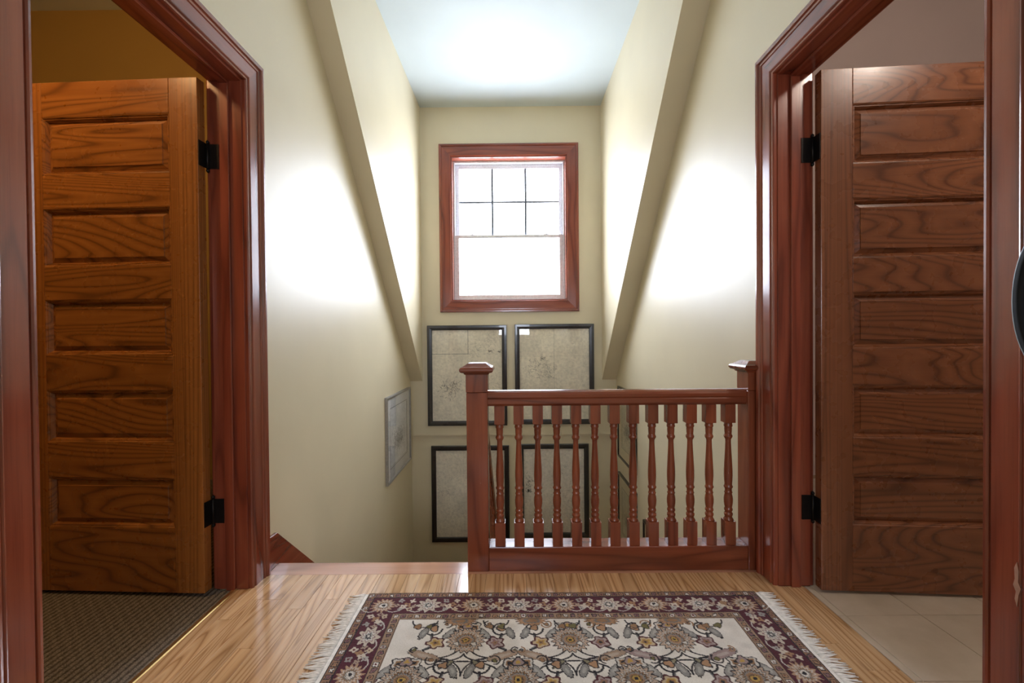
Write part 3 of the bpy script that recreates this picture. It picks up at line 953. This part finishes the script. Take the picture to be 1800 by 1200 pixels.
far_pic(0.040, 0.781, -1.110, -0.112, True, 'black framed pale plan below floor level behind the banister spindles',
        lambda a, b: old_plan(a, b, 9, [('v', 0.52, 0, 1, 0.2)], [(0.09, 0.40, 0.03, 0.05, 50, 0.7), (0.08, 0.50, 0.015, 0.012, 30, 0.95), (0.62, 0.25, 0.06, 0.04, 30, 0.35), (0.7, 0.6, 0.1, 0.1, 40, 0.25)], (248, 240, 226)))
framed('framed_drawing', 'silver framed pencil drawing with white mat on the stairwell wall', (XL, 4.10, 0.143), 0.83, 0.755, PI / 2, 0.022, 0.026,
       'silver_frame', lambda a, b: sketch(a, b, 21), 0.10, 'matboard', 'picture', None, 0.012)
framed('framed_drawing', 'black framed cream matted picture hung just above another on the stair wall', (XR, 4.15, 0.16), 0.64, 0.72, -PI / 2, 0.022, 0.024,
       'black_frame', lambda a, b: sketch(a, b, 22, (220, 210, 180)), 0.11, 'cream_mat', 'picture', None, 0.012)
framed('framed_drawing', 'black framed cream matted picture hung directly below another on the stair wall', (XR, 4.15, -0.71), 0.64, 0.70, -PI / 2, 0.022, 0.024,
       'black_frame', lambda a, b: sketch(a, b, 23, (220, 210, 180)), 0.11, 'cream_mat', 'picture', None, 0.012)
framed('framed_drawing', 'black framed picture low on the stair wall, top corner showing between spindles', (XR, 3.30, -0.83), 0.60, 0.68, -PI / 2, 0.022, 0.024,
       'black_frame', lambda a, b: sketch(a, b, 24, (220, 210, 180)), 0.10, 'cream_mat', 'picture', None, 0.012)

# ------------------------------------------------------------------ rug
RW, RD = 1.54, 1.02
RXC, RYF = 0.180, 1.732           # centre x, far edge y
DX = 0.0022
nu, nv = int(RW / DX) + 1, int(RD / DX) + 1
U, V = np.meshgrid(np.linspace(0, RW, nu), np.linspace(0, RD, nv))      # V from the far edge towards the viewer
col = np.zeros((nv, nu, 3))
c_ = lambda r, g_, b: np.array(S(r, g_, b)[:3])
IV, BU, TAN, DK, GR, YE, MA, OL, WH, TN2, RED = (c_(224, 221, 217), c_(80, 26, 44), c_(170, 134, 104), c_(36, 34, 42), c_(112, 114, 116),
                                  c_(186, 152, 80), c_(136, 104, 108), c_(112, 106, 66), c_(216, 206, 194), c_(150, 116, 86), c_(96, 44, 54))
E = np.minimum(np.minimum(U, RW - U), np.minimum(V, RD - V))
WOB = (smooth_noise(nv, nu, 120, rng) - 0.5) * 0.013 + (smooth_noise(nv, nu, 60, rng) - 0.5) * 0.006
col[:] = IV
def put(mask, c, a=1.0):
    col[mask] = col[mask] * (1 - a) + c * a
def window_(cx, cy, R):
    x0, x1 = max(0, int((cx - R) / DX)), min(nu, int((cx + R) / DX) + 2)
    y0, y1 = max(0, int((cy - R) / DX)), min(nv, int((cy + R) / DX) + 2)
    return slice(y0, y1), slice(x0, x1)
def shape(cx, cy, R, rf, fill, line=None, lw=0.0035, rot=0.0, sx=1.0, sy=1.0, inner=()):
    """radial shape: rf(theta) in 0..1 ; inner: list of (scale, colour)"""
    m = R * max(sx, sy) * 1.15
    if cx + m < 0 or cx - m > RW or cy + m < 0 or cy - m > RD:
        return
    sl_ = window_(cx, cy, m)
    if sl_[0].stop <= sl_[0].start or sl_[1].stop <= sl_[1].start:
        return
    x = U[sl_] - cx; y = V[sl_] - cy
    xr = (x * math.cos(rot) + y * math.sin(rot)) / sx; yr = (-x * math.sin(rot) + y * math.cos(rot)) / sy
    d = np.hypot(xr, yr) + WOB[sl_] * 0.5; th = np.arctan2(yr, xr)
    rr = R * rf(th)
    sub = col[sl_]
    if line is not None:
        sub[d < rr + lw * 1.45] = line
    sub[d < rr] = fill
    for s_, c2 in inner:
        sub[d < rr * s_] = c2
def petals(n_, dep, ph=0.0):
    return lambda t: 1 - dep * (0.5 + 0.5 * np.cos(n_ * t + ph))
def spiky(n_, dep):
    return lambda t: 1 - dep * np.abs(((t * n_ / (2 * PI)) % 1.0) * 2 - 1)
def curve(pts, c, w_):
    pts = np.array(pts)
    for i in range(len(pts) - 1):
        p, q = pts[i], pts[i + 1]
        L = np.hypot(*(q - p)); k = max(2, int(L / (DX * 0.7)))
        for t in np.linspace(0, 1, k):
            x_, y_ = p + (q - p) * t
            sl_ = window_(x_, y_, w_ + DX)
            if sl_[0].stop <= sl_[0].start or sl_[1].stop <= sl_[1].start:
                continue
            col[sl_][np.hypot(U[sl_] - x_, V[sl_] - y_) < w_] = c
def arc(cx, cy, r, a0, a1, c, w_, n_=14, ry=None):
    ry = ry or r
    curve([(cx + r * math.cos(a), cy + ry * math.sin(a)) for a in np.linspace(a0, a1, n_)], c, w_)
def leaf(cx, cy, L, rot, fill, line, teeth=7, fat=0.36):
    rf = lambda t: (0.80 + 0.2 * np.abs(np.cos(t))) * (1 - 0.16 * np.abs(((t * teeth * 2 / (2 * PI)) % 1.0) * 2 - 1))
    shape(cx, cy, L, rf, fill, line, 0.0035, rot, 1.0, fat, ((0.45, fill * 0.75 + IV * 0.25),))
# --- field
B0 = 0.172
def palmette(cx, cy, s=1.0, up=1, tan=TAN):
    for sgn in (-1, 1):
        leaf(cx + sgn * 0.066 * s, cy - up * 0.040 * s, 0.040 * s, sgn * 0.9 * up, GR * 0.6 + IV * 0.3, DK, 6, 0.45)
        shape(cx + sgn * 0.030 * s, cy - up * 0.078 * s, 0.026 * s, petals(4, 0.3), IV * 0.8, DK, 0.003, 0, 1, 1, ((0.62, tan), (0.3, DK)))
    shape(cx, cy, 0.074 * s, spiky(20, 0.24), tan * 0.7 + IV * 0.3, DK, 0.004, 0, 1.0, 0.95,
          ((0.80, DK), (0.76, IV * 0.75), (0.66, tan * 0.75), (0.54, DK), (0.50, GR * 0.7 + IV * 0.2), (0.40, tan), (0.27, DK), (0.22, YE), (0.10, DK)))
    for sgn in (-1, 1):
        shape(cx + sgn * 0.034 * s, cy + up * 0.020 * s, 0.010 * s, petals(3, 0.3), IV * 0.85, DK, 0.002)
    shape(cx, cy - up * 0.084 * s, 0.022 * s, petals(3, 0.3, 1.5), MA * 0.7 + IV * 0.2, DK, 0.003, 0, 1, 1, ((0.5, YE),))
def blossom(cx, cy, s=1.0, c=YE):
    shape(cx, cy, 0.036 * s, petals(5, 0.36, 0.4), c * 0.55 + IV * 0.35, RED * 0.7, 0.005, 0, 1, 0.9, ((0.66, c), (0.42, TN2), (0.2, DK)))
xc = RW / 2
rows = []
PX = 0.352
for j, vy in enumerate((0.275, 0.445, 0.615, 0.785)):
    for i in range(-3, 4):
        cx = xc + (i + (0.5 if j % 2 else 0.0)) * PX
        if B0 - 0.02 < cx < RW - B0 + 0.02:
            rows.append((cx, vy, j))
for cx, vy, j in rows:                                  # vines first
    for sgn in (-1, 1):
        arc(cx + sgn * 0.088, vy - 0.005, 0.088, PI / 2 + sgn * 0.0, PI / 2 + (PI / 2) * sgn, DK, 0.0028, 14, 0.085)
        arc(cx + sgn * 0.09, vy + 0.155, 0.09, -PI / 2, -PI / 2 - sgn * PI / 2, DK, 0.0028, 14, 0.075)
        arc(cx + sgn * 0.118, vy - 0.055, 0.030, 0, 5.0, DK, 0.0035, 12)
        curve([(cx + sgn * 0.12, vy - 0.03), (cx + sgn * 0.108, vy + 0.03), (cx + sgn * 0.135, vy + 0.045)], DK, 0.005)
        curve([(cx + sgn * 0.122, vy - 0.02), (cx + sgn * 0.112, vy + 0.025), (cx + sgn * 0.132, vy + 0.04)], GR, 0.0025)
for cx, vy, j in rows:
    for sgn in (-1, 1):
        arc(cx + sgn * 0.075, vy + 0.060, 0.075, PI / 2, PI / 2 + sgn * 1.5, DK, 0.003, 12, 0.035)
        arc(cx, vy + 0.150, 0.12, -PI / 2, -PI / 2 + sgn * 1.2, DK, 0.003, 12, 0.055)
        leaf(cx + sgn * 0.128, vy + 0.070, 0.058, sgn * -0.35, [TN2, MA][(j + (cx > xc)) % 2] * 0.75 + IV * 0.2, DK, 10, 0.34)
        leaf(cx + sgn * 0.050, vy + 0.108, 0.026, sgn * 0.7, OL * 0.8 + IV * 0.15, DK, 5)
        blossom(cx + sgn * 0.100, vy + 0.012, 0.78, [YE, MA][(j + (sgn > 0)) % 2])
        leaf(cx + sgn * 0.150, vy - 0.035, 0.030, sgn * 1.2, GR * 0.7 + IV * 0.2, DK, 6, 0.5)
        shape(cx + sgn * 0.118, vy - 0.060, 0.015, petals(3, 0.3), TAN, DK, 0.003)
    palmette(cx, vy, 0.86, 1, TAN if j % 2 == 0 else TN2)
r5 = random.Random(3)
for cx, vy, j in rows:                                  # small dark scrolls filling the ground
    for sgn in (-1, 1):
        for ax, ay, ar in ((0.075, -0.080, 0.018), (0.165, 0.045, 0.012)):
            a0 = r5.uniform(0, 6.28)
            if B0 < cx + sgn * ax < RW - B0:
                arc(cx + sgn * ax, vy + ay, ar, a0, a0 + sgn * 4.0, DK if r5.random() < 0.7 else TN2, 0.0026, 9)
                shape(cx + sgn * ax, vy + ay, ar * 0.45, petals(3, 0.3), [GR, TN2, OL][r5.randrange(3)], DK, 0.0015)
# half motifs springing from the inner border
for i in range(9):
    cx = B0 + 0.09 + i * (RW - 2 * B0 - 0.18) / 8
    for vy, up in ((B0 + 0.004, 1), (RD - B0 - 0.004, -1)):
        if i % 2:
            shape(cx, vy, 0.045, spiky(14, 0.3), TAN, DK, 0.003, 0, 1.3, 0.6, ((0.6, GR), (0.4, TN2)))
        else:
            arc(cx, vy + up * 0.0, 0.045, 0, PI if up > 0 else -PI, DK, 0.003, 12, 0.035)
            shape(cx - 0.02, vy + up * 0.03, 0.013, petals(3, 0.3), TN2, DK, 0.002)
            shape(cx + 0.02, vy + up * 0.03, 0.013, petals(3, 0.3), OL, DK, 0.002)
# --- borders repaint over the field edge
def band(a, b, c):
    col[(E >= a) & (E < b)] = c
band(0.0, 0.006, DK)
band(0.006, 0.030, TN2 * 0.75 + MA * 0.25)
band(0.030, 0.034, DK)
band(0.034, 0.130, BU)
band(0.130, 0.134, DK)
band(0.134, 0.162, TN2 * 0.8 + IV * 0.12)
band(0.162, 0.166, DK * 0.6 + TN2 * 0.4)
def along(fn, inset, step, alt=2):
    """call fn(x, y, inward direction, index) along a line at a constant inset on all four sides"""
    for side in range(4):
        L = (RW if side < 2 else RD) - 2 * inset
        k = max(1, int(round(L / step)))
        for i in range(k + (1 if side < 2 else 0)):
            s_ = inset + L * (i / k)
            if side >= 2 and i == 0:
                continue
            if side == 0: fn(s_, inset, 0.0, i)
            elif side == 1: fn(s_, RD - inset, PI, i)
            elif side == 2: fn(inset, s_, -PI / 2, i)
            else: fn(RW - inset, s_, PI / 2, i)
def guard(x, y, rot, i):
    shape(x, y, 0.0085, petals(4, 0.35), [IV, MA, TAN][i % 3] * 0.95, DK, 0.0022, 0, 1, 1, ((0.35, RED),))
along(guard, 0.018, 0.026)
along(guard, 0.148, 0.026)
def swirl(x, y, rot, i):
    dx, dy = math.cos(rot), math.sin(rot)
    nx_, ny_ = -dy, dx
    for s_ in (-1, 1):
        curve([(x + dx * t * s_ + nx_ * (0.028 * math.sin(t * 36) + 0.012), y + dy * t * s_ + ny_ * (0.028 * math.sin(t * 36) + 0.012)) for t in np.linspace(0.0, 0.085, 9)], IV * 0.75, 0.0022)
along(swirl, 0.082, 0.172)
def sprig(x, y, rot, i):
    for a, b, c, r_ in ((-0.022, -0.028, GR * 0.5 + IV * 0.4, 0.014), (0.020, -0.026, WH, 0.014), (0.006, -0.004, TAN, 0.016), (-0.010, 0.008, WH, 0.016), (0.032, 0.004, TAN * 0.6 + IV * 0.3, 0.012), (-0.034, 0.0, TAN * 0.6 + IV * 0.3, 0.012), (0.018, 0.024, YE * 0.5 + IV * 0.5, 0.013), (-0.02, 0.022, GR * 0.5 + IV * 0.5, 0.012)):
        xx = x + a * math.cos(rot) - b * math.sin(rot); yy = y + a * math.sin(rot) + b * math.cos(rot)
        shape(xx, yy, r_, petals(4, 0.42, a * 90), c * 0.9, None, 0, i, 1, 1, ((0.25, RED),))
def sprigs(inset, step):
    for side in range(4):
        L = (RW if side < 2 else RD) - 2 * inset
        k = max(1, int(round(L / step)))
        for i in range(k):
            s_ = inset + L * ((i + 0.5) / k)
            if side == 0: sprig(s_, inset, 0.0, i)
            elif side == 1: sprig(s_, RD - inset, PI, i)
            elif side == 2: sprig(inset, s_, -PI / 2, i)
            else: sprig(RW - inset, s_, PI / 2, i)
sprigs(0.082, 0.172)
def bloom(x, y, rot, i):
    if i % 2 == 0:
        shape(x, y, 0.049, spiky(15, 0.36), TAN * 0.95 + IV * 0.1, DK * 0.5 + BU * 0.5, 0.002, rot, 1, 0.92, ((0.72, IV * 0.8), (0.60, TN2), (0.44, GR), (0.34, IV), (0.18, DK)))
    else:
        shape(x, y, 0.047, petals(9, 0.34, 0.6), WH * 0.85, DK * 0.5 + BU * 0.5, 0.002, rot, 1.05, 0.9, ((0.66, MA), (0.56, IV * 0.9), (0.38, GR), (0.28, DK), (0.18, IV)))
along(bloom, 0.082, 0.172)
# faint wear in the dye
col *= (0.90 + 0.2 * smooth_noise(nv, nu, 40, rng))[:, :, None]
col = np.clip(col, 0, 1)
zt_ = 0.0085 + 0.0012 * (rng.random((nv, nu)) - 0.5) + 0.0012 * (smooth_noise(nv, nu, 26, rng) - 0.5)
zt_[:, 0] = zt_[:, -1] = 0.0012; zt_[0, :] = zt_[-1, :] = 0.0012
WAV = 0.004 * (smooth_noise(nv, nu, 5, rng) - 0.5)
co = np.stack([U - RW / 2, -V + WAV, zt_], -1).reshape(-1, 3)
idx = np.arange(nu * nv).reshape(nv, nu)
q = np.stack([idx[:-1, :-1], idx[1:, :-1], idx[1:, 1:], idx[:-1, 1:]], -1).reshape(-1, 4)
rug = thing('rug', 'oriental wool rug with ivory floral field and burgundy border on oak floor', 'rug', (RXC, RYF, 0.0))
link('pile', np_mesh('pile', co, q, col.reshape(-1, 3), 'rug'), rug)
g = G().box(-RW / 2 + 0.002, RW / 2 - 0.002, -RD + 0.004, -0.004, 0.0003, 0.0014)
obj('backing', g, 'fringe', rug)
for sgn in (-1, 1):
    g = G()
    y = -0.006
    r = random.Random(5 + sgn)
    x0 = sgn * RW / 2
    # woven end strip
    g.box(min(x0, x0 + sgn * 0.014), max(x0, x0 + sgn * 0.014), -RD + 0.002, -0.002, 0.0004, 0.004)
    while y > -RD + 0.006:
        kn = r.uniform(-0.002, 0.002)
        L = r.uniform(0.048, 0.066)
        sp = r.uniform(-0.016, 0.016)
        g.tube([(x0 + sgn * 0.012, y, 0.0045), (x0 + sgn * 0.022, y + kn, 0.0052), (x0 + sgn * (0.012 + L * 0.6), y + kn + sp * 0.5, 0.0036), (x0 + sgn * (0.012 + L), y + sp, 0.0024)],
               [0.0022, 0.0034, 0.0023, 0.0014], 5)
        y -= 0.0062
    o = obj('fringe', g, 'fringe', rug)
    o['kind'] = 'stuff'

# ------------------------------------------------------------------ strap loop hanging at the near edge of the right casing
sx_ = XR - 0.034
t = thing('hanging_strap', 'black strap loop hanging beside the cherry door frame of the tiled room', 'strap', (XR, 0.80, 1.0))
def sp_(a):
    return (sx_ + 0.004 * math.cos(2 * a), 0.820 + 0.083 * math.cos(a), 1.095 + 0.150 * math.sin(a))
def flat_loop(r_in, w_, off):
    v, f = [], []
    N = 48
    for k in range(N):
        a = 2 * PI * k / N
        p = Vector(sp_(a)); n_ = Vector((0, math.cos(a), math.sin(a) * 0.6)).normalized()
        for dn, dx in ((-r_in, -w_), (r_in, -w_), (r_in, w_), (-r_in, w_)):
            v.append(p + n_ * (dn + off) + Vector((dx, 0, 0)))
    for k in range(N):
        a, b = 4 * k, 4 * ((k + 1) % N)
        for q_ in range(4):
            f.append((a + q_, a + (q_ + 1) % 4, b + (q_ + 1) % 4, b + q_))
    return G().add(v, f, True)
def tput(nm, g_, mat, parent=t, bevel=0.0):
    o = obj(nm, g_, mat, None, bevel); o.data.transform(Matrix.Translation((-XR, -0.80, -1.0))); o.parent = parent
    return o
lp = tput('loop', flat_loop(0.007, 0.010, 0.0), 'strap')
tput('edge_binding', flat_loop(0.0015, 0.0085, 0.0085), 'strap_edge', lp)
tput('hook', G().tube([(XR - 0.001, 0.820, 1.262), (XR - 0.030, 0.820, 1.250), (XR - 0.040, 0.820, 1.236), (XR - 0.046, 0.820, 1.240), (XR - 0.050, 0.820, 1.256)], 0.0032, 8), 'iron')
tput('hook_plate', G().box(XR - 0.004, XR, 0.805, 0.835, 1.235, 1.29), 'iron', t, 0.001)

# ------------------------------------------------------------------ unseen ceiling lamps added to light the two side rooms
def lamp(loc, mat, label, drop=0.62):
    l = thing('added_pendant_lamp', label, 'lamp', loc)
    obj('ceiling_rose', G().lathe([(0.06, 0.0), (0.065, -0.012), (0.05, -0.03), (0.02, -0.04)], 24), 'white_metal', l)
    obj('stem', G().lathe([(0.008, -0.04), (0.008, -drop)], 12), 'white_metal', l)
    prof = [(0.02, 0.0), (0.05, -0.02), (0.085, -0.06), (0.095, -0.10), (0.08, -0.15), (0.045, -0.18), (0.01, -0.19)]
    obj('globe', G().lathe([(r_, z_ - drop) for r_, z_ in prof], 24), mat, l)
lamp((-1.95, 1.02, ZC), 'added_lamp_warm', 'added warm globe lamp lighting the carpeted room')
lamp((2.05, 0.70, ZC), 'added_lamp_soft', 'added soft globe lamp lighting the tiled room')
